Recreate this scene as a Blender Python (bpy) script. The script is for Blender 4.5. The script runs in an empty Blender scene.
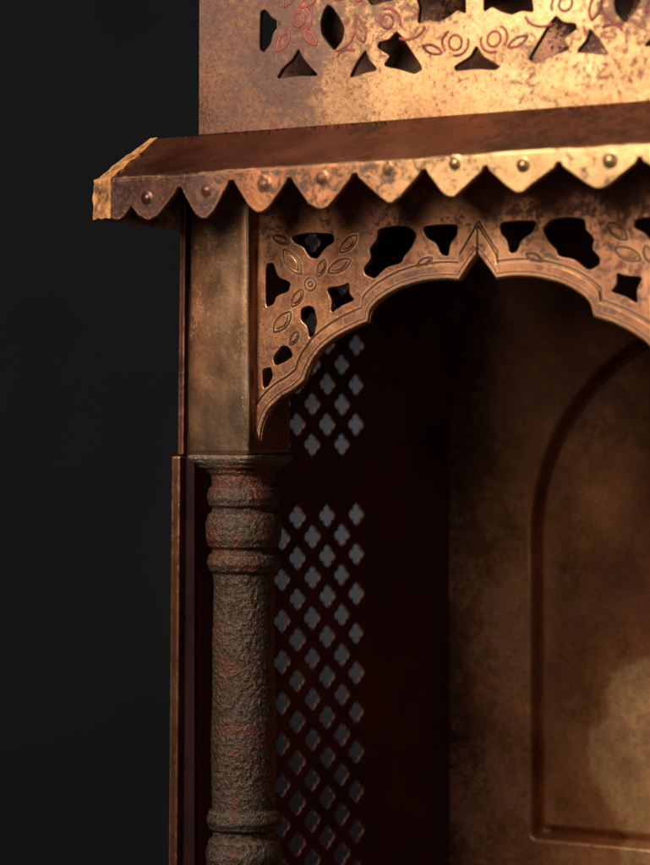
import bpy, bmesh, math, random
from mathutils import Vector, Matrix, noise
random.seed(4)
S=0.03                      # one modelling unit = 3 cm
TH=math.radians(34); F=2708.0; D0=27.08
fw=Vector((-math.sin(TH),math.cos(TH),0)); rt=Vector((math.cos(TH),math.sin(TH),0)); up=Vector((0,0,1))
CAM=-D0*fw+1.38*rt+0.225*up
def W(px,py,axis,val):
    """measurement taken off the photograph -> point on a real plane of the shrine"""
    d=fw*F+rt*(px-325)+up*(432.5-py)
    i='XYZ'.index(axis)
    return CAM+d*((val-CAM[i])/d[i])
sc=bpy.context.scene
col=sc.collection
def link(o): col.objects.link(o); return o
# ---------------------------------------------------------------- materials
class NT:
    def __init__(s,name):
        s.m=bpy.data.materials.new(name); s.m.use_nodes=True
        s.t=s.m.node_tree; s.n=s.t.nodes; s.b=s.n['Principled BSDF']
        tc=s.n.new('ShaderNodeTexCoord'); mp=s.n.new('ShaderNodeMapping')
        mp.inputs['Scale'].default_value=(1/S,)*3
        s.l(tc.outputs['Object'],mp.inputs['Vector']); s.co=mp.outputs[0]
    def l(s,a,b): s.t.links.new(a,b)
    def noise(s,scale,detail=6,rough=.6,dist=0,co=None,stretch=None,off=0):
        c=co or s.co
        if stretch or off:
            m=s.n.new('ShaderNodeMapping'); m.inputs['Scale'].default_value=stretch or (1,1,1)
            m.inputs['Location'].default_value=(off,off*1.3,off*.7); s.l(c,m.inputs[0]); c=m.outputs[0]
        n=s.n.new('ShaderNodeTexNoise'); n.inputs['Scale'].default_value=scale
        n.inputs['Detail'].default_value=detail; n.inputs['Roughness'].default_value=rough
        n.inputs['Distortion'].default_value=dist; s.l(c,n.inputs['Vector']); return n.outputs['Fac']
    def ramp(s,fac,stops):
        r=s.n.new('ShaderNodeValToRGB'); e=r.color_ramp.elements
        while len(e)<len(stops): e.new(.5)
        for i,(p,c) in enumerate(stops):
            e[i].position=p; e[i].color=(c,c,c,1) if not hasattr(c,'__len__') else (*c,1)
        s.l(fac,r.inputs[0]); return r.outputs[0]
    def mix(s,f,a,b,mode='MIX'):
        m=s.n.new('ShaderNodeMix'); m.data_type='RGBA'; m.blend_type=mode
        for k,v in ((0,f),(6,a),(7,b)):
            if hasattr(v,'links'): s.l(v,m.inputs[k])
            else: m.inputs[k].default_value=v if k==0 else (*v,1)
        return m.outputs[2]
    def math(s,op,a,b=0,clamp=False):
        m=s.n.new('ShaderNodeMath'); m.operation=op; m.use_clamp=clamp
        for k,v in ((0,a),(1,b)):
            if hasattr(v,'links'): s.l(v,m.inputs[k])
            else: m.inputs[k].default_value=v
        return m.outputs[0]
    def xyz(s):
        x=s.n.new('ShaderNodeSeparateXYZ'); s.l(s.co,x.inputs[0]); return x.outputs
    def near(s,p,r0,r1):
        d=s.n.new('ShaderNodeVectorMath'); d.operation='DISTANCE'; s.l(s.co,d.inputs[0]); d.inputs[1].default_value=p
        v=s.math('ADD',d.outputs['Value'],s.math('MULTIPLY',s.noise(.9,4,.55),2.6))
        return s.rng(v,r1+1.3,r0+1.3)
    def rng(s,v,a,b,c=0,d=1):
        if a>b: a,b,c,d=b,a,d,c
        m=s.n.new('ShaderNodeMapRange'); m.interpolation_type='SMOOTHSTEP'
        m.inputs[1].default_value=a;m.inputs[2].default_value=b
        m.inputs[3].default_value=c;m.inputs[4].default_value=d
        s.l(v,m.inputs[0]); return m.outputs[0]
    def bump(s,h,dist,strength=1,prev=None):
        b=s.n.new('ShaderNodeBump'); b.inputs['Distance'].default_value=dist*S; b.inputs['Strength'].default_value=strength
        s.l(h,b.inputs['Height']); 
        if prev: s.l(prev,b.inputs['Normal'])
        return b.outputs[0]
    def edge(s,rad,lo=.86,hi=.99):
        bv=s.n.new('ShaderNodeBevel'); bv.samples=2; bv.inputs[0].default_value=rad*S
        g=s.n.new('ShaderNodeNewGeometry'); d=s.n.new('ShaderNodeVectorMath'); d.operation='DOT_PRODUCT'
        s.l(bv.outputs[0],d.inputs[0]); s.l(g.outputs['Normal'],d.inputs[1])
        return s.rng(d.outputs['Value'],hi,lo)

def patina(name,cols,stain=(.02,.013,.01),stain_amt=.5,metal=.88,rough=.36,big=.7,edge=0,edgecol=(.62,.34,.13),
           red=0,grads=(),bump=.03,speck=.3,off=0,stretch=None,fine=.0015,cloud=.6,spread=6.5,soft=.06,spec=.5,patch=None,redmask=.5,streak=0,smax=.8):
    k=NT(name)
    n1=k.noise(big,4,.55,.3,off=off,stretch=stretch)
    c=k.ramp(n1,[(p,q) for p,q in cols])
    if streak:
        sk=k.noise(3.2,5,.65,.2,off=off+31,stretch=(1.5,1.5,.16))
        c=k.mix(streak,c,k.ramp(sk,[(.32,.5),(.5,1.0),(.68,1.5)]),'MULTIPLY')
    if patch:
        c=k.mix(k.math('MULTIPLY',k.near(patch[0],patch[1],patch[2]),patch[4]),c,patch[3])
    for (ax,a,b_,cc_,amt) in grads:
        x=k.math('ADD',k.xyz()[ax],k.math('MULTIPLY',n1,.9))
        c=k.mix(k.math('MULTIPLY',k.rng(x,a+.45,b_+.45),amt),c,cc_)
    n4=k.noise(24,4,.7,off=off+5)
    n5=k.noise(1.9,5,.62,.25,off=off+11)
    c=k.mix(cloud,c,k.ramp(n5,[(.3,.5),(.5,.95),(.72,1.35)]),'MULTIPLY')
    n2=k.noise(spread,8,.8,.2,off=off+3); n3=k.noise(.9,2,.5,.3,off=off+7)
    s1=k.math('ADD',k.math('ADD',k.math('MULTIPLY',n2,.7),k.math('MULTIPLY',n4,.4)),k.math('MULTIPLY',n3,.5))
    t=1.0-.16*stain_amt
    st=k.math('MULTIPLY',k.rng(s1,t-soft,t+soft),smax)
    c=k.mix(st,c,stain)
    c=k.mix(speck,c,k.ramp(n4,[(.3,.35),(.52,1.0),(.75,1.4)]),'MULTIPLY')
    if red:
        r=k.math('MULTIPLY',k.rng(n2,.56,.64),red); r=k.math('MULTIPLY',r,k.rng(n5,redmask,redmask+.08))
        c=k.mix(r,c,(.28,.022,.012))
    if edge:
        ew=k.math('MULTIPLY',k.edge(edge),k.rng(n2,.38,.55,.15,1))
        c=k.mix(ew,c,edgecol)
    k.l(c,k.b.inputs['Base Color'])
    k.l(k.math('SUBTRACT',metal,k.math('MULTIPLY',st,metal*.7)),k.b.inputs['Metallic'])
    rr=k.math('ADD',k.math('MULTIPLY',n5,.4),rough-.2); rr=k.math('ADD',rr,k.math('MULTIPLY',st,.25),True)
    k.l(rr,k.b.inputs['Roughness']); k.b.inputs['Specular IOR Level'].default_value=spec
    sm=k.noise(1.3,1.5,.4,.2,off=off+13)
    h=k.math('ADD',k.math('MULTIPLY',sm,bump),k.math('MULTIPLY',k.math('SUBTRACT',n4,st),fine))
    k.l(k.bump(h,1.0),k.b.inputs['Normal'])
    return k.m

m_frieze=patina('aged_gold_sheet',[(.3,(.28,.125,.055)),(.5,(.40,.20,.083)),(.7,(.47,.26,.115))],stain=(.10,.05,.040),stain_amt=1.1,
                grads=[(0,2.8,.1,(.14,.062,.038),.9),(2,4.0,5.6,(.24,.11,.055),.6),(2,3.22,2.9,(.28,.045,.025),.55)],red=.9,off=1,rough=.46,spread=14,speck=.75,redmask=.45,soft=.07,cloud=.4,smax=.75)  # left end darkened in the colour, standing in for light falling off
m_arch=patina('copper_gold_sheet',[(.3,(.19,.075,.038)),(.5,(.33,.14,.064)),(.7,(.46,.225,.10))],stain=(.055,.026,.024),stain_amt=1.0,red=.95,off=4,rough=.38,
              grads=[(2,2.0,2.7,(.10,.042,.028),.65)],edge=.02,edgecol=(.64,.33,.14),redmask=.46,speck=.5,spread=9)  # darker top: the eave's shadow put into the sheet colour
m_eave=patina('maroon_bronze_eave',[(.3,(.18,.050,.030)),(.5,(.33,.105,.055)),(.7,(.48,.18,.088))],stain=(.05,.024,.02),stain_amt=1.0,
              red=.95,rough=.34,off=9,metal=.65,speck=.5,cloud=.8,redmask=.46)
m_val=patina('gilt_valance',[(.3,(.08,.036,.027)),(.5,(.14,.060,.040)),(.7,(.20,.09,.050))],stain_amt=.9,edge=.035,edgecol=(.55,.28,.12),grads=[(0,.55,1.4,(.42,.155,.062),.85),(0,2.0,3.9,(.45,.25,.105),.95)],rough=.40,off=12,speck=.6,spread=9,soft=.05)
m_facet=patina('worn_gilt_corner',[(.38,(.09,.032,.018)),(.47,(.38,.14,.042)),(.6,(.66,.29,.09))],stain_amt=1.1,edge=.11,edgecol=(.90,.40,.12),off=14,metal=.1,
               grads=[(2,2.42,2.34,(.05,.022,.017),.9)],spread=7,bump=.05,rough=.55,big=6,speck=.9)
m_post=patina('mottled_post_sheet',[(.32,(.19,.10,.055)),(.46,(.31,.165,.085)),(.54,(.22,.14,.085)),(.62,(.33,.165,.08)),(.7,(.38,.17,.08))],stain=(.07,.04,.03),stain_amt=.6,
              off=21,rough=.34,metal=.88,grads=[(0,.34,-.06,(.36,.145,.06),.75),(2,.5,-.1,(.15,.11,.08),.4)],bump=.02,cloud=.3,speck=.3,big=.8,red=.4,stretch=(1.2,1,.5),streak=.5,soft=.08)
m_rail=patina('brown_rail',[(.3,(.05,.021,.014)),(.5,(.12,.046,.026)),(.7,(.19,.075,.04))],stain_amt=.5,edge=.04,edgecol=(.55,.22,.10),off=25,metal=.7)
m_wall=patina('dark_red_screen',[(.3,(.040,.010,.007)),(.5,(.075,.016,.011)),(.7,(.10,.023,.015))],stain_amt=.3,off=29,metal=0,rough=.7,edge=.018,edgecol=(.62,.32,.22),spec=.2)  # pale hole edges: light catching the rims, put into the colour
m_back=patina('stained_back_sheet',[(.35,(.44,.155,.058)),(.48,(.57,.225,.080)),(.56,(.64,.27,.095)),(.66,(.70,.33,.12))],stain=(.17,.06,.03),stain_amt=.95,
              big=.35,off=33,rough=.36,metal=.6,bump=.03,speck=.6,spread=8,cloud=.45,grads=[(2,-.8,2.6,(.24,.08,.038),.75),(0,1.7,-.75,(.03,.010,.007),.97)],soft=.09,smax=.7,  # dark fades upward and leftward: interior shade painted into the colour
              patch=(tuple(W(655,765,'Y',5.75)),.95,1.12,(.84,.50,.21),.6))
m_dark=patina('dark_brown_interior',[(.3,(.012,.005,.004)),(.7,(.03,.010,.008))],stain_amt=.5,off=37,metal=0,rough=.8,spec=.08)  # near-black brown for roof sheet and stile return
m_line=patina('red_engraving',[(.3,(.12,.035,.022)),(.5,(.28,.045,.026)),(.7,(.38,.06,.035))],stain_amt=.7,off=41,metal=.2,rough=.5,big=3)
m_line2=patina('dark_engraving',[(.3,(.05,.018,.012)),(.7,(.13,.045,.024))],stain_amt=.3,off=43,metal=.3,rough=.5)
k=NT('rough_cast_column')
a=k.noise(1.1,4,.6,.3); b_=k.noise(17,4,.7); p=k.n.new('ShaderNodeNewGeometry')
c=k.ramp(a,[(.3,(.060,.031,.020)),(.46,(.098,.058,.037)),(.58,(.092,.066,.048)),(.72,(.15,.072,.038))])
c=k.mix(.85,c,k.ramp(b_,[(.32,.3),(.5,1.0),(.68,1.8)]),'MULTIPLY')
pt=k.rng(p.outputs['Pointiness'],.50,.57); c=k.mix(k.math('MULTIPLY',pt,.5),c,(.27,.185,.13))
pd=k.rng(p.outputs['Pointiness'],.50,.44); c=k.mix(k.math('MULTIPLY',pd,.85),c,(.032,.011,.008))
neck=k.rng(k.xyz()[2],-1.6,-.7)
rs=k.rng(k.math('ADD',k.noise(2.6,6,.7,.4,off=5),k.math('MULTIPLY',neck,.05)),.54,.62); c=k.mix(k.math('MULTIPLY',rs,.55),c,(.19,.045,.02))
cap=k.rng(k.xyz()[2],-.14,-.03); c=k.mix(k.math('MULTIPLY',cap,.5),c,(.28,.20,.14))
k.l(c,k.b.inputs['Base Color']); k.b.inputs['Metallic'].default_value=.6
k.l(k.ramp(b_,[(.3,.5),(.7,.27)]),k.b.inputs['Roughness'])
k.l(k.bump(b_,.04),k.b.inputs['Normal'])
m_col=k.m
k=NT('charcoal_cloth'); n=k.noise(.5,1,.4)
c=k.ramp(n,[(.3,(.0160,.0175,.0210)),(.7,(.0180,.0195,.0230))])
k.l(c,k.b.inputs['Base Color']); k.b.inputs['Roughness'].default_value=.95; k.b.inputs['Specular IOR Level'].default_value=.1; m_cloth=k.m
# ---------------------------------------------------------------- helpers
def chaikin(p,n=2,closed=True,f=.22):
    for _ in range(n):
        q=[]; L=len(p)
        for i in range(L if closed else L-1):
            a,b=p[i],p[(i+1)%L]
            q+= [(a[0]*(1-f)+b[0]*f,a[1]*(1-f)+b[1]*f),(a[0]*f+b[0]*(1-f),a[1]*f+b[1]*(1-f))]
        if not closed: q=[p[0]]+q+[p[-1]]
        p=q
    return p
def curve_mesh(polys,extr,bev,dim='2D',cyc=True,closedflags=None):
    cu=bpy.data.curves.new('c','CURVE'); cu.dimensions=dim
    if dim=='2D': cu.fill_mode='BOTH'; cu.extrude=extr; cu.bevel_depth=bev; cu.offset=-bev; cu.bevel_resolution=2
    else: cu.bevel_depth=bev; cu.bevel_resolution=2; cu.fill_mode='FULL'
    for i,pl in enumerate(polys):
        s=cu.splines.new('POLY'); s.points.add(len(pl)-1)
        for p,q in zip(s.points,pl): p.co=(q[0],q[1],0,1)
        s.use_cyclic_u=cyc if closedflags is None else closedflags[i]
    o=bpy.data.objects.new('c',cu); link(o)
    dg=bpy.context.evaluated_depsgraph_get(); dg.update()
    me=bpy.data.meshes.new_from_object(o.evaluated_get(dg))
    bpy.data.objects.remove(o); return me
def build(name,parts,fn,parent=None):
    """parts: list of (mesh, material, w offset). fn maps (u,v,w)->world"""
    bm=bmesh.new(); mats=[]
    for me,mat,wo in parts:
        if mat not in mats: mats.append(mat)
        nf=len(bm.faces); nv=len(bm.verts)
        bm.from_mesh(me); bm.faces.ensure_lookup_table(); bm.verts.ensure_lookup_table()
        for f in bm.faces[nf:]: f.material_index=mats.index(mat)
        for v in bm.verts[nv:]: v.co=fn(v.co.x,v.co.y,v.co.z+wo)
    bmesh.ops.recalc_face_normals(bm,faces=bm.faces[:])
    return finish(name,bm,mats,parent)
def finish(name,bm,mats,parent=None,smooth=False):
    me=bpy.data.meshes.new(name); bm.to_mesh(me); bm.free()
    for m in mats: me.materials.append(m)
    if smooth:
        for p in me.polygons: p.use_smooth=True
    o=bpy.data.objects.new(name,me); link(o)
    if parent: o.parent=parent
    return o
def box(name,lo,hi,mat,parent=None,bev=.02,seg=2,shear=0):
    bm=bmesh.new(); bmesh.ops.create_cube(bm,size=1)
    for v in bm.verts:
        v.co=Vector([lo[i]+(v.co[i]+.5)*(hi[i]-lo[i]) for i in range(3)])
    if bev: bmesh.ops.bevel(bm,geom=bm.edges[:],offset=bev,segments=seg,affect='EDGES',profile=.5)
    for v in bm.verts:
        if shear: v.co.x+=shear*(v.co.z-lo[2])
    return finish(name,bm,[mat],parent)
shr=bpy.data.objects.new('metal_shrine',None); link(shr)
shr['label']="antique rusted brass and copper shrine with pierced arch and cast column"; shr['category']="shrine"
Yb=5.75; Ya=.17; Yf=.10; Xw=-.43
XAP=W(480,300,'Y',Ya).x; XR=2*XAP
ZB=-5.6
front=lambda y0:(lambda u,v,w:Vector((u,y0-w,v)))
def P(pts,y0): return [(W(x,y,'Y',y0).x,W(x,y,'Y',y0).z) for x,y in pts]
def mir(p): return [(XR-x,z) for x,z in reversed(p)]
def grow(p,s):
    cx=sum(x for x,_ in p)/len(p); cy=sum(y for _,y in p)/len(p)
    return [(cx+(x-cx)*s,cy+(y-cy)*s) for x,y in p]
# ---------------------------------------------------------------- arch panel
segs=[[(263,441),(265,426),(271,411),(283,399),(297,391),(308,381)],
      [(308,381),(314,364),(324,350),(338,339),(352,331),(371,323)],
      [(371,323),(374,309),(386,298),(402,289),(424,282),(445,280),(462,281)],
      [(462,281),(468,272),(474,263),(480,255)]]
inner=[]
for s in segs:
    q=chaikin(s,2,False); inner+=q if not inner else q[1:]
inL=P(inner,Ya)
full=inL+mir(inL)[1:]
ztop=W(300,150,'Y',Ya).z; x0=.70
outer=[(x0,ztop),(x0,inL[0][1])]+full+[(XR-x0,inL[0][1]),(XR-x0,ztop)]
holes_px=[[(294,237),(312,234),(333,235),(334,242),(326,247),(318,258),(311,256),(306,247),(297,243)],
 [(268,266),(275,265),(279,278),(291,283),(289,291),(278,295),(275,303),(268,306)],
 [(329,289),(343,287),(350,284),(350,294),(355,300),(343,305),(333,312),(334,300)],
 [(380,231),(396,228),(409,229),(416,236),(411,248),(404,256),(402,262),(388,266),(377,277),(368,273),(367,267),(374,258),(372,249),(379,241)],
 [(303,310),(310,307),(315,309),(318,322),(315,334),(311,337),(309,326),(303,320)],
 [(275,357),(284,346),(290,348),(294,356),(285,362),(277,365)],
 [(264,370),(272,368),(274,376),(270,385),(265,388)],
 [(425,228),(441,226),(458,226),(457,236),(451,243),(449,255),(443,254),(438,243),(429,238)]]
holes=[chaikin(P(grow(h,1.08),Ya),2,f=.15) for h in holes_px]; holes+= [mir(h) for h in holes]
def leaf(cx,cy,ang,L,w):
    pts=[]; a=math.radians(ang)
    for i in range(24):
        t=i/24*2*math.pi; u=math.cos(t)*L; v=math.sin(t)*w*(1-abs(math.cos(t))**3*.6)
        pts.append((cx+u*math.cos(a)-v*math.sin(a),cy-(u*math.sin(a)+v*math.cos(a))))
    return pts
def circ(cx,cy,r): return [(cx+r*.86*math.cos(i/20*6.283),cy+r*math.sin(i/20*6.283)) for i in range(20)]
leaves=[leaf(294,262,-55,15,6.5),leaf(341,266,30,13,5.5),leaf(284,322,50,13,6),
     leaf(350,244,45,12,5),leaf(323,268,70,9,4),leaf(283,240,-20,9,4),leaf(299,298,60,10,4.5),
     leaf(426,262,28,9,3.5),leaf(296,338,60,8,3.5)]
eng=[circ(312,284,6.5),circ(312,284,2.5)]+leaves
def offset_line(line,d):
    out=[]
    for i,(x,y) in enumerate(line):
        a=line[max(0,i-3)]; b=line[min(len(line)-1,i+3)]
        tx,ty=b[0]-a[0],b[1]-a[1]; L=math.hypot(tx,ty) or 1
        out.append((x-ty/L*d,y+tx/L*d))
    return out
engW=[P(e,Ya) for e in eng]; engW+=[mir(e) for e in engW]; fl=[True]*len(engW)
rimI=[p for p in offset_line(inL,.012) if p[0]<=XAP]
def mono(L):
    o=[L[0]]
    for p in L[1:]:
        if p[0]>o[-1][0]+.002: o.append(p)
    return o
rimO=mono([p for p in offset_line(inL,.15) if p[0]<XAP-.16 and p[0]>.72])
ap=(XAP,rimI[-1][1]+.27)
rim=rimI+[ap]+rimO[::-1]
o1=mono([(x,y) for x,y in offset_line(inL,.172) if x<XAP-.17 and x>.74])+[(XAP,ap[1]+.04)]
o2=mono([(x,y) for x,y in offset_line(inL,.055) if x<XAP-.03 and x>.74])+[(XAP,rimI[-1][1]+.07)]
me1=curve_mesh([outer]+holes,.018,.010); me2=curve_mesh(engW+[o1,mir(o1)],0,.015,'3D',closedflags=fl+[False,False])
me3=curve_mesh([rim],.012,.012); me4=curve_mesh([mir(rim)],.012,.012)
me5=curve_mesh([o2,mir(o2)],0,.008,'3D',closedflags=[False,False])
# leaves are embossed: a low pillow inside each outline
pil=[P(grow(l,.72),Ya) for l in leaves]; pil+=[mir(l) for l in pil]
me6=curve_mesh(pil,.002,.012)
build('arch_panel',[(me1,m_arch,0),(me2,m_line2,.021),(me3,m_arch,.030),(me4,m_arch,.030),(me5,m_line2,.053),(me6,m_arch,.028)],front(Ya),shr)
# ---------------------------------------------------------------- frieze
fx0=W(200,60,'Y',Yf).x; fz0=W(200,136,'Y',Yf).z; fz1=W(200,-90,'Y',Yf).z
tops=[]; n=9
for i in range(n):
    xa=fx0+(XR-2*fx0)*i/n; xb=fx0+(XR-2*fx0)*(i+1)/n
    tops+=[(xa+(xb-xa)*t,fz1+.28*math.sin(math.pi*t)) for t in (0.02,.25,.5,.75,.98)]
outer=[(fx0,fz0),(XR-fx0,fz0)]+tops[::-1]
hp=[[(262,12),(267,10),(273,18),(283,24),(275,32),(272,44),(265,53),(261,49)],
 [(329,5),(333,7),(341,18),(346,29),(344,40),(336,51),(329,43),(323,34),(322,22),(325,12)],
 [(300,49),(304,58),(312,68),(320,76),(300,76),(278,79),(284,69),(294,60)],
 [(367,50),(370,60),(379,70),(366,73),(351,78),(357,65)],
 [(398,32),(404,38),(413,52),(424,69),(416,74),(404,70),(385,66),(392,56),(379,48),(380,43),(391,40)],
 [(370,-12),(392,-12),(396,0),(386,2),(373,6),(368,-2)],
 [(420,-18),(462,-20),(467,-2),(467,14),(459,10),(450,17),(440,22),(430,20),(419,24),(421,8),(418,-2)],
 [(262,-40),(300,-45),(290,-25),(270,-18)],[(330,-50),(350,-30),(335,-15),(318,-28)]]
fh=[chaikin(P(h,Yf),2,f=.12) for h in hp]; fh+=[mir(h) for h in fh]
fh.append(chaikin(P([(478,46),(484,57),(501,67),(497,70),(478,69),(457,71),(456,67),(472,57)],Yf),2,f=.12))
fe=[circ(300,20,7),circ(389,22,7),circ(457,43,7.5),circ(360,-3,5),circ(439,-30,6),
    leaf(285,42,60,11,4.5),leaf(312,38,-50,9,4),leaf(362,30,-75,13,5),leaf(310,2,30,10,4),leaf(434,50,-20,10,4),
    leaf(290,0,60,8,4),leaf(345,-5,30,9,4)]
def arc(cx,cy,r,a0,a1): return [(cx+r*math.cos(math.radians(a0+(a1-a0)*i/12)),cy-r*math.sin(math.radians(a0+(a1-a0)*i/12))) for i in range(13)]
arcs=[arc(300,20,13,-70,60),arc(389,22,13,-20,110),arc(457,43,13,-100,20),arc(457,43,13,120,220),arc(333,28,24,-80,10),arc(408,20,20,250,340),arc(350,62,12,60,160)]
few=[P(e,Yf) for e in fe]; f1=[True]*len(few); aw=[P(e,Yf) for e in arcs]
few=few+[mir(e) for e in few]+aw+[mir(e) for e in aw]; f1=f1*2+[False]*(2*len(aw))
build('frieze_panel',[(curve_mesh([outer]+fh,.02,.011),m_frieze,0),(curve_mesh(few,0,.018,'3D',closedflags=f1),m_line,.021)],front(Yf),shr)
box('frieze_backing',(fx0+.1,1.3,fz0-.1),(XR-fx0-.1,1.36,fz1),m_arch,shr,0)
# ---------------------------------------------------------------- eave
Yv=-.8
A=W(112,179,'Y',Yv); zc=A.z
B=A+Vector((-.33,.13,0)); Tb=W(158,142,'Y',Yf-.03); zb=fz0+.0; Tb.z=zb
T2=Tb+Vector((-.10,.02,0))
bm=bmesh.new(); NX,NY=110,10; g=[]
for j in range(NY+1):
    t=j/NY; row=[]
    for i in range(NX+1):
        s=i/NX
        a=Tb.lerp(A,t); b=Vector((XR-a.x,a.y,a.z)); q=a.lerp(b,s)
        if 0<j<NY: q.z+=.022*noise.noise(q*1.1)+.008*noise.noise(q*3.1)-.02*math.sin(t*math.pi)
        row.append(bm.verts.new(q))
    g.append(row)
for j in range(NY):
    for i in range(NX): bm.faces.new((g[j][i],g[j+1][i],g[j+1][i+1],g[j][i+1]))
bmesh.ops.solidify(bm,geom=bm.faces[:],thickness=.04)
bmesh.ops.recalc_face_normals(bm,faces=bm.faces[:])
eave=finish('eave',bm,[m_eave],shr)
def sheet(name,quads,mat,parent,th=.045,cut=11,wob=.016):
    bm=bmesh.new(); vs={}
    def V(p):
        k=tuple(round(c,5) for c in p)
        if k not in vs: vs[k]=bm.verts.new(p)
        return vs[k]
    for q in quads: bm.faces.new([V(p) for p in q])
    bmesh.ops.recalc_face_normals(bm,faces=bm.faces[:])
    bmesh.ops.subdivide_edges(bm,edges=bm.edges[:],cuts=cut,use_grid_fill=True)
    for v in bm.verts: v.co+=noise.noise_vector(v.co*4)*wob+noise.noise_vector(v.co*15)*wob*.9
    bmesh.ops.solidify(bm,geom=bm.faces[:],thickness=th)
    bmesh.ops.recalc_face_normals(bm,faces=bm.faces[:])
    return finish(name,bm,[mat],parent)
dn=Vector((0,0,-(A.z-W(112,219,'Y',Yv).z)))
off=Vector((-.004,-.006,.012))
Bb=B+Vector((-.02,1.5,0)); Tbb=T2+Vector((0,1.5,0))
sheet('bent_corner',[(Tb+off,A+off,B+off,T2+off),(A+off,A+off+dn,B+off+dn,B+off),(T2+off,B+off,Bb,Tbb),(B+off,B+off+dn,Bb+dn,Bb)],m_facet,eave)
tips=[(205,217),(261,211),(322,208),(391,202),(453,196),(520,192),(600,188),(686,183),(771,178)]
nots=[(181,188),(233,181),(291,178),(356,174),(425,170),(487,167),(560,163),(641,158),(729,153),(805,148)]
pl=[(112,179.5)]+[(112,219),(120,221),(126,217),(133,207),(140,216),(150,221),(160,216)]
for i,(nx,ny) in enumerate(nots):
    h=2.0+random.uniform(-1,1.5)
    pl+=[(nx-h-2,ny+5),(nx-h,ny),(nx+h,ny-.5),(nx+h+2,ny+4)]
    if i<len(tips):
        tx,ty=tips[i]; w=9+random.uniform(-2.5,2.5); e=lambda:random.uniform(-1.2,1.2)
        pl+=[(tx-w-3+e(),ty-5+e()),(tx-w+2+e(),ty-1),(tx-2,ty+1.5+e()*.5),(tx+3,ty+1+e()*.5),(tx+w-2+e(),ty-1.2),(tx+w+3+e(),ty-6+e())]
pw=P(pl,Yv); pw[0]=(A.x,zc-.005)
xend=XR-A.x
pw=[p for p in pw if p[0]<xend-.05]+[(xend,pw[-1][1]-.1),(xend,zc-.005)]
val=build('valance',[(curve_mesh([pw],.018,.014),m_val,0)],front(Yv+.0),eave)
bm=bmesh.new(); rings=[]
for i in range(161):
    c=Vector((A.x,Yv+.005,zc-.012)).lerp(Vector((xend,Yv+.005,zc-.012)),i/160)
    rad=.030+.006*noise.noise(c*3)
    rings.append([bm.verts.new(c+Vector((0,math.cos(a*.5236)*rad,math.sin(a*.5236)*rad+.014*noise.noise(c*2)+.006*noise.noise(c*7)))) for a in range(12)])
for i in range(160):
    for a in range(12): bm.faces.new((rings[i][a],rings[i][(a+1)%12],rings[i+1][(a+1)%12],rings[i+1][a]))
finish('folded_edge',bm,[m_val],eave,True)
bm=bmesh.new()
prof=[(.100,-.004),(.085,.0),(.070,.003),(.056,.010),(.044,.018),(.030,.025),(.016,.029),(0.0001,.030)]
rr_=[[bm.verts.new((r*math.cos(a*math.pi/12),-h,r*math.sin(a*math.pi/12))) for a in range(24)] for r,h in prof]
for i in range(len(prof)-1):
    for a in range(24): bm.faces.new((rr_[i][a],rr_[i][(a+1)%24],rr_[i+1][(a+1)%24],rr_[i+1][a]))
bmesh.ops.recalc_face_normals(bm,faces=bm.faces[:])
rp=[(147,198),(207,190),(264,184),(322,178),(388,169),(455,163),(523,165),(610,160),(694,154),(780,149)]
tmp=bpy.data.meshes.new('rivet'); bm.to_mesh(tmp); bm.free()
for i,(x,y) in enumerate(rp):
    q=W(x,y,'Y',Yv-.032); me=tmp.copy(); me.transform(Matrix.Translation(q)@Matrix.Scale(random.uniform(.8,1.0),4))
    me.materials.append(m_val)
    for p in me.polygons: p.use_smooth=True
    o=bpy.data.objects.new('rivet',me); link(o); o.parent=eave
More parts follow.
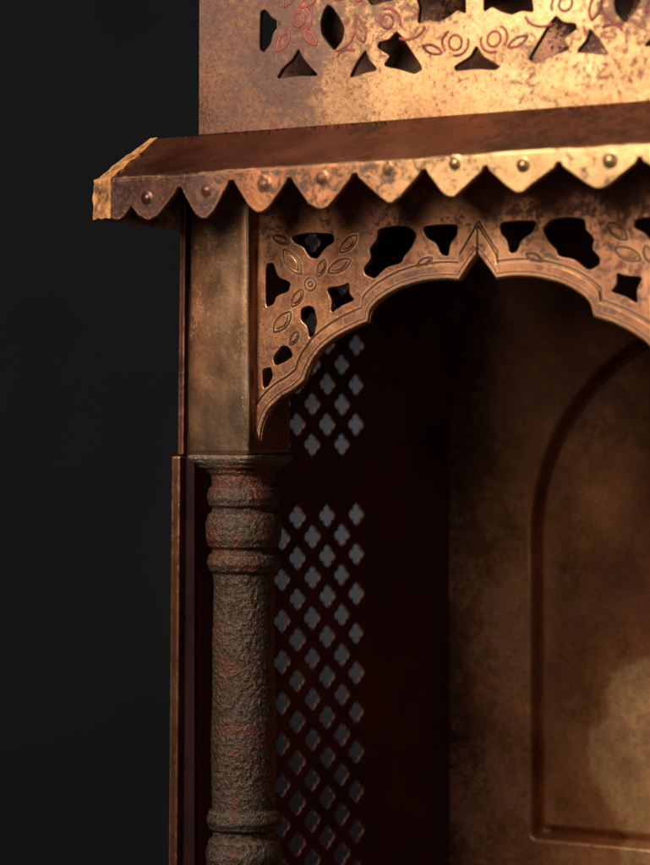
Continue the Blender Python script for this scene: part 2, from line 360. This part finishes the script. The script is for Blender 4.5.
# ---------------------------------------------------------------- post
pz0=0.0; pz1=W(215,165,'Y',0).z
def post(name):
    bm=bmesh.new(); nz=60; per=[]
    w,d,r=.76,.72,.035
    for cx,cy,a0 in ((w-r,r,-90),(w-r,d-r,0),(r,d-r,90),(r,r,180)):
        for a in range(0,91,30): per.append((cx+r*math.cos(math.radians(a0+a)),cy+r*math.sin(math.radians(a0+a))))
    full=[]
    for i in range(len(per)):
        a,b=per[i],per[(i+1)%len(per)]; full.append(a)
        if math.hypot(a[0]-b[0],a[1]-b[1])>.2:
            for t in range(1,10): full.append((a[0]+(b[0]-a[0])*t/10,a[1]+(b[1]-a[1])*t/10))
    rows=[]
    for j in range(nz+1):
        z=pz0+(pz1-pz0)*j/nz; row=[]
        for x,y in full:
            v=Vector((x+.018*(z/pz1)*(1-x/w)*2,y,z)); v+=noise.noise_vector(v*1.6)*.014
            if j==0: v.z+=.02*noise.noise(v*7)
            row.append(bm.verts.new(v))
        rows.append(row)
    L=len(full)
    for j in range(nz):
        for i in range(L): bm.faces.new((rows[j][i],rows[j][(i+1)%L],rows[j+1][(i+1)%L],rows[j+1][i]))
    bm.faces.new(rows[0][::-1]); bm.faces.new(rows[-1])
    # thin raised drip line, one continuous tapering bead
    path=[(236,390),(240,393),(243,399),(243,405),(245,412),(246,419),(245,426),(246,433),(247,440),(248,447)]
    rg=[]
    for i in range(46):
        t=i/45*(len(path)-1); j=min(int(t),len(path)-2); f=t-j
        q=W(path[j][0]*(1-f)+path[j+1][0]*f,path[j][1]*(1-f)+path[j+1][1]*f,'Y',.004)
        r=.004+.010*(.5+.5*noise.noise(q*9))*math.sin(math.pi*(i+1)/47)**.5
        rg.append([bm.verts.new(q+Vector((math.cos(a*1.0472)*r,math.sin(a*1.0472)*r,0))) for a in range(6)])
    for i in range(45):
        for a in range(6): bm.faces.new((rg[i][a],rg[i][(a+1)%6],rg[i+1][(a+1)%6],rg[i+1][a]))
    bmesh.ops.recalc_face_normals(bm,faces=bm.faces[:])
    return finish(name,bm,[m_post],shr,True)
po=post('corner_post')
p2=po.copy(); link(p2); p2.parent=shr; p2.location=(XR-.76,0,0)
# ---------------------------------------------------------------- column
zpx=lambda py:-(py-457)*.01*1.003
prof=[(457,.405,1),(460,.41,1),(463,.40,.9),(468,.375,.6),(473,.345,.2),(478,.322,0),(487,.315,0),(491,.35,0),(499,.366,0),(506,.352,0),(510,.318,0),(513,.318,0),
 (517,.36,0),(526,.383,0),(539,.381,0),(547,.358,0),(551,.318,0),(554,.32,0),(558,.360,0),(565,.370,0),(571,.35,0),(576,.310,0),(590,.302,0),(650,.310,0),(720,.320,0),(798,.318,0),
 (809,.314,0),(813,.355,0),(821,.375,0),(828,.355,0),(832,.315,0),(837,.315,0),(842,.355,0),(855,.38,0),(866,.365,0),(872,.335,0),(890,.345,0),(910,.41,0),(930,.44,0),(955,.46,0)]
bm=bmesh.new(); rows=[]; NS=240; y=457.0
ys=[]
while y<=955: ys.append(y); y+=.95
ys.append(955.5)
for y in ys:
    r,q=prof[-1][1],0
    for i in range(len(prof)-1):
        if prof[i][0]<=y<=prof[i+1][0]:
            t=(y-prof[i][0])/(prof[i+1][0]-prof[i][0]); t=t*t*(3-2*t)
            r=prof[i][1]*(1-t)+prof[i+1][1]*t; q=prof[i][2]*(1-t)+prof[i+1][2]*t; break
    row=[]
    sh=min(1,max(0,(y-462)/16)); ccx=.40+.04*sh
    for a in range(NS):
        an=a/NS*2*math.pi; cx,cy=math.cos(an),math.sin(an)
        sq=(abs(cx)**8+abs(cy)**8)**(-1/8.)
        rad=r*(1+(sq-1)*q)
        v=Vector((ccx+rad*cx,.36+rad*cy,zpx(y)))
        nn=v*23; h=noise.noise(nn)*.7+noise.noise(nn*1.8)*.45
        amp=.0045 if y<585 or y>808 else .0088
        dlt=h*amp
        v.x+=cx*dlt; v.y+=cy*dlt; v.z+=noise.noise(nn*.5+Vector((9,2,1)))*.004*(1 if y>458 else 0)
        lump=.014*noise.noise(v*1.7); v.x+=cx*lump; v.y+=cy*lump
        row.append(bm.verts.new(v))
    rows.append(row)
for j in range(len(rows)-1):
    for i in range(NS): bm.faces.new((rows[j][i],rows[j+1][i],rows[j+1][(i+1)%NS],rows[j][(i+1)%NS]))
bm.faces.new(rows[0]); bm.faces.new(rows[-1][::-1])
bmesh.ops.recalc_face_normals(bm,faces=bm.faces[:])
co=finish('column',bm,[m_col],shr,True)
c2=co.copy(); link(c2); c2.parent=shr; c2.location=(XR-.86,0,0)
# ---------------------------------------------------------------- side screens
def side_fn(x0): return lambda u,v,w:Vector((x0-w,u,v))
c0=W(298,517,'X',Xw); c2_=W(357,511,'X',Xw)
pu=(c2_.y-c0.y)/2; pv=.445
hh=[]
def ogee(u,v,a,b):
    u+=random.uniform(-.006,.006); s=random.uniform(.95,1.05); pts=[]
    for i in range(48):
        t=i/48*2*math.pi; cc=abs(math.cos(2*t))
        r=.58+.40*cc**.5
        dv=min(abs(t-math.pi/2),abs(t-1.5*math.pi)); dh=min(t,2*math.pi-t,abs(t-math.pi))
        r+=.16*math.exp(-(dv/.10)**2)+.04*math.exp(-(dh/.10)**2)
        pts.append((u+s*a*r*math.cos(t),v+s*b*r*math.sin(t)))
    return pts
zt=W(320,470,'X',Xw).z
yA=W(262,500,'X',Xw).y; yB=W(364,500,'X',Xw).y
for par in (0,1):
    for i in range(-3,5):
        for j in range(-14,14):
            u=c0.y+(i+.5*par)*pu; v=c0.z+(j+.5*par)*pv
            if not(yA<u<yB): continue
            if v<ZB+.6 or v>3.0: continue
            if v>c0.z+.05:
                v+=.12
                if v<zt+.1: continue
            hh.append(ogee(u,v,.142,.112))
outer=[(.72,ZB+.2),(Yb,ZB+.2),(Yb,pz1),(.72,pz1)]
sw=build('side_screen',[(curve_mesh([outer]+hh,.007,.005),m_wall,0)],side_fn(Xw-.02),shr)
s2=sw.copy(); link(s2); s2.parent=shr; s2.location=(XR+.9,0,0)
box('frame_stile',(-.665,.55,ZB+.2),(-.56,.74,zpx(459)),m_rail,shr,.015,2,shear=.010)
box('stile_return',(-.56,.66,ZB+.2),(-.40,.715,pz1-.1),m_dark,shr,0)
box('frame_flange',(-.57,.60,zpx(457)),(-.50,.66,pz1-.1),m_rail,shr,.01,2,shear=.012)
# ---------------------------------------------------------------- back panel with pressed arch
bl=W(430,600,'Y',Yb).x; uc=XAP; uL=W(529,700,'Y',Yb).x; R=uc-uL; vc=W(541,540,'Y',Yb).z; vb=W(560,842,'Y',Yb).z
def sd(u,v):
    if v>vc: return R-math.hypot(u-uc,v-vc)
    a=R-abs(u-uc); b=v-vb; r=.09
    if a<r and b<r: return r-math.hypot(r-a,r-b)
    return min(a,b)
def hgt(d):
    t=min(1,max(0,(d-.0)/.09)); h=-.22*(t*t*(3-2*t))
    t=min(1,max(0,(d-.09)/.10)); h+=.22*(t*t*(3-2*t))
    return h
bm=bmesh.new(); NU,NV=400,380; g=[]
z0=ZB+.2; z1=pz1; ur=XR+.43
for j in range(NV+1):
    v=z0+(z1-z0)*j/NV; row=[]
    for i in range(NU+1):
        u=bl-.2+(ur-bl+.2)*(i/NU)
        q=Vector((u,0,v)); y=Yb-hgt(sd(u,v))-.03*noise.noise(q*.6)
        row.append(bm.verts.new((u,y,v)))
    g.append(row)
for j in range(NV):
    for i in range(NU): bm.faces.new((g[j][i],g[j][i+1],g[j+1][i+1],g[j+1][i]))
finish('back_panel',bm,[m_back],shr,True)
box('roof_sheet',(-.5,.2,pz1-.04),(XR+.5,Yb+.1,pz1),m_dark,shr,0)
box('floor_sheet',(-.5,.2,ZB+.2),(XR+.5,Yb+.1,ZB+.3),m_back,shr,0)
box('plinth',(-.9,-.5,ZB),(XR+.9,Yb+.3,ZB+.62),m_rail,shr,.05)
# ---------------------------------------------------------------- setting
box('tabletop',(-6,-14,ZB-.3),(20,6.4,ZB-.005),m_cloth,None,0)['kind']='structure'
bm=bmesh.new(); cen=CAM+fw*(D0+15)
vs=[bm.verts.new(cen+rt*a+up*b) for a,b in ((-30,-24),(30,-24),(30,20),(-30,20))]
bm.faces.new(vs); bd=finish('backdrop',bm,[m_cloth]); bd['kind']='structure'
# ---------------------------------------------------------------- scale to true size
for o in list(sc.objects):
    o.location*=S
done=set()
for o in sc.objects:
    if o.type=='MESH' and o.data.name not in done:
        done.add(o.data.name); o.data.transform(Matrix.Scale(S,4))
# ---------------------------------------------------------------- lights
def area(name,loc,tgt,sx,sy,e,c,spread=180):
    l=bpy.data.lights.new(name,'AREA'); l.shape='RECTANGLE'; l.size=sx*S; l.size_y=sy*S; l.energy=e*S*S; l.color=c; l.spread=math.radians(spread)
    o=bpy.data.objects.new(name,l); link(o); o.location=Vector(loc)*S
    o.rotation_euler=(Vector(tgt)-Vector(loc)).to_track_quat('-Z','Y').to_euler(); return o
area('key_softbox',(-1,-14,9.5),(5,1,0),4,4,3400,(1,.92,.82))
area('sheen_softbox',(-5.5,-20,8),(4,0,1),7,7,1250,(1,.89,.77))
area('fill_softbox',(14,-18,2),(0,3,-1),6,6,380,(1,.84,.70))
l=bpy.data.lights.new('added_backdrop_spot','SPOT'); l.energy=6200*S*S; l.spot_size=math.radians(64); l.spot_blend=1; l.color=(1,.97,.93); l.shadow_soft_size=.02  # unseen spot, added to lighten the backdrop behind the screen holes
o=bpy.data.objects.new('added_backdrop_spot',l); link(o)
src=CAM+fw*(D0+8.5)+rt*3.2+up*.2; tg=CAM+fw*(D0+15)+rt*2.1+up*-1.2
o.location=src*S; o.rotation_euler=(tg-src).to_track_quat('-Z','Y').to_euler()
w=bpy.data.worlds.new('World'); sc.world=w; w.use_nodes=True
w.node_tree.nodes['Background'].inputs[0].default_value=(.9,.92,1,1); w.node_tree.nodes['Background'].inputs[1].default_value=.02
# ---------------------------------------------------------------- camera
cd=bpy.data.cameras.new('camera'); cam=bpy.data.objects.new('camera',cd); link(cam); sc.camera=cam
cd.sensor_fit='VERTICAL'; cd.sensor_height=36; cd.lens=F/865*36; cd.clip_start=.01; cd.clip_end=50
cam.location=CAM*S; cam.rotation_euler=fw.to_track_quat('-Z','Y').to_euler()
cd.dof.use_dof=True; cd.dof.focus_distance=27.3*S; cd.dof.aperture_fstop=14
sc.view_settings.view_transform='Standard'; sc.view_settings.look='None'
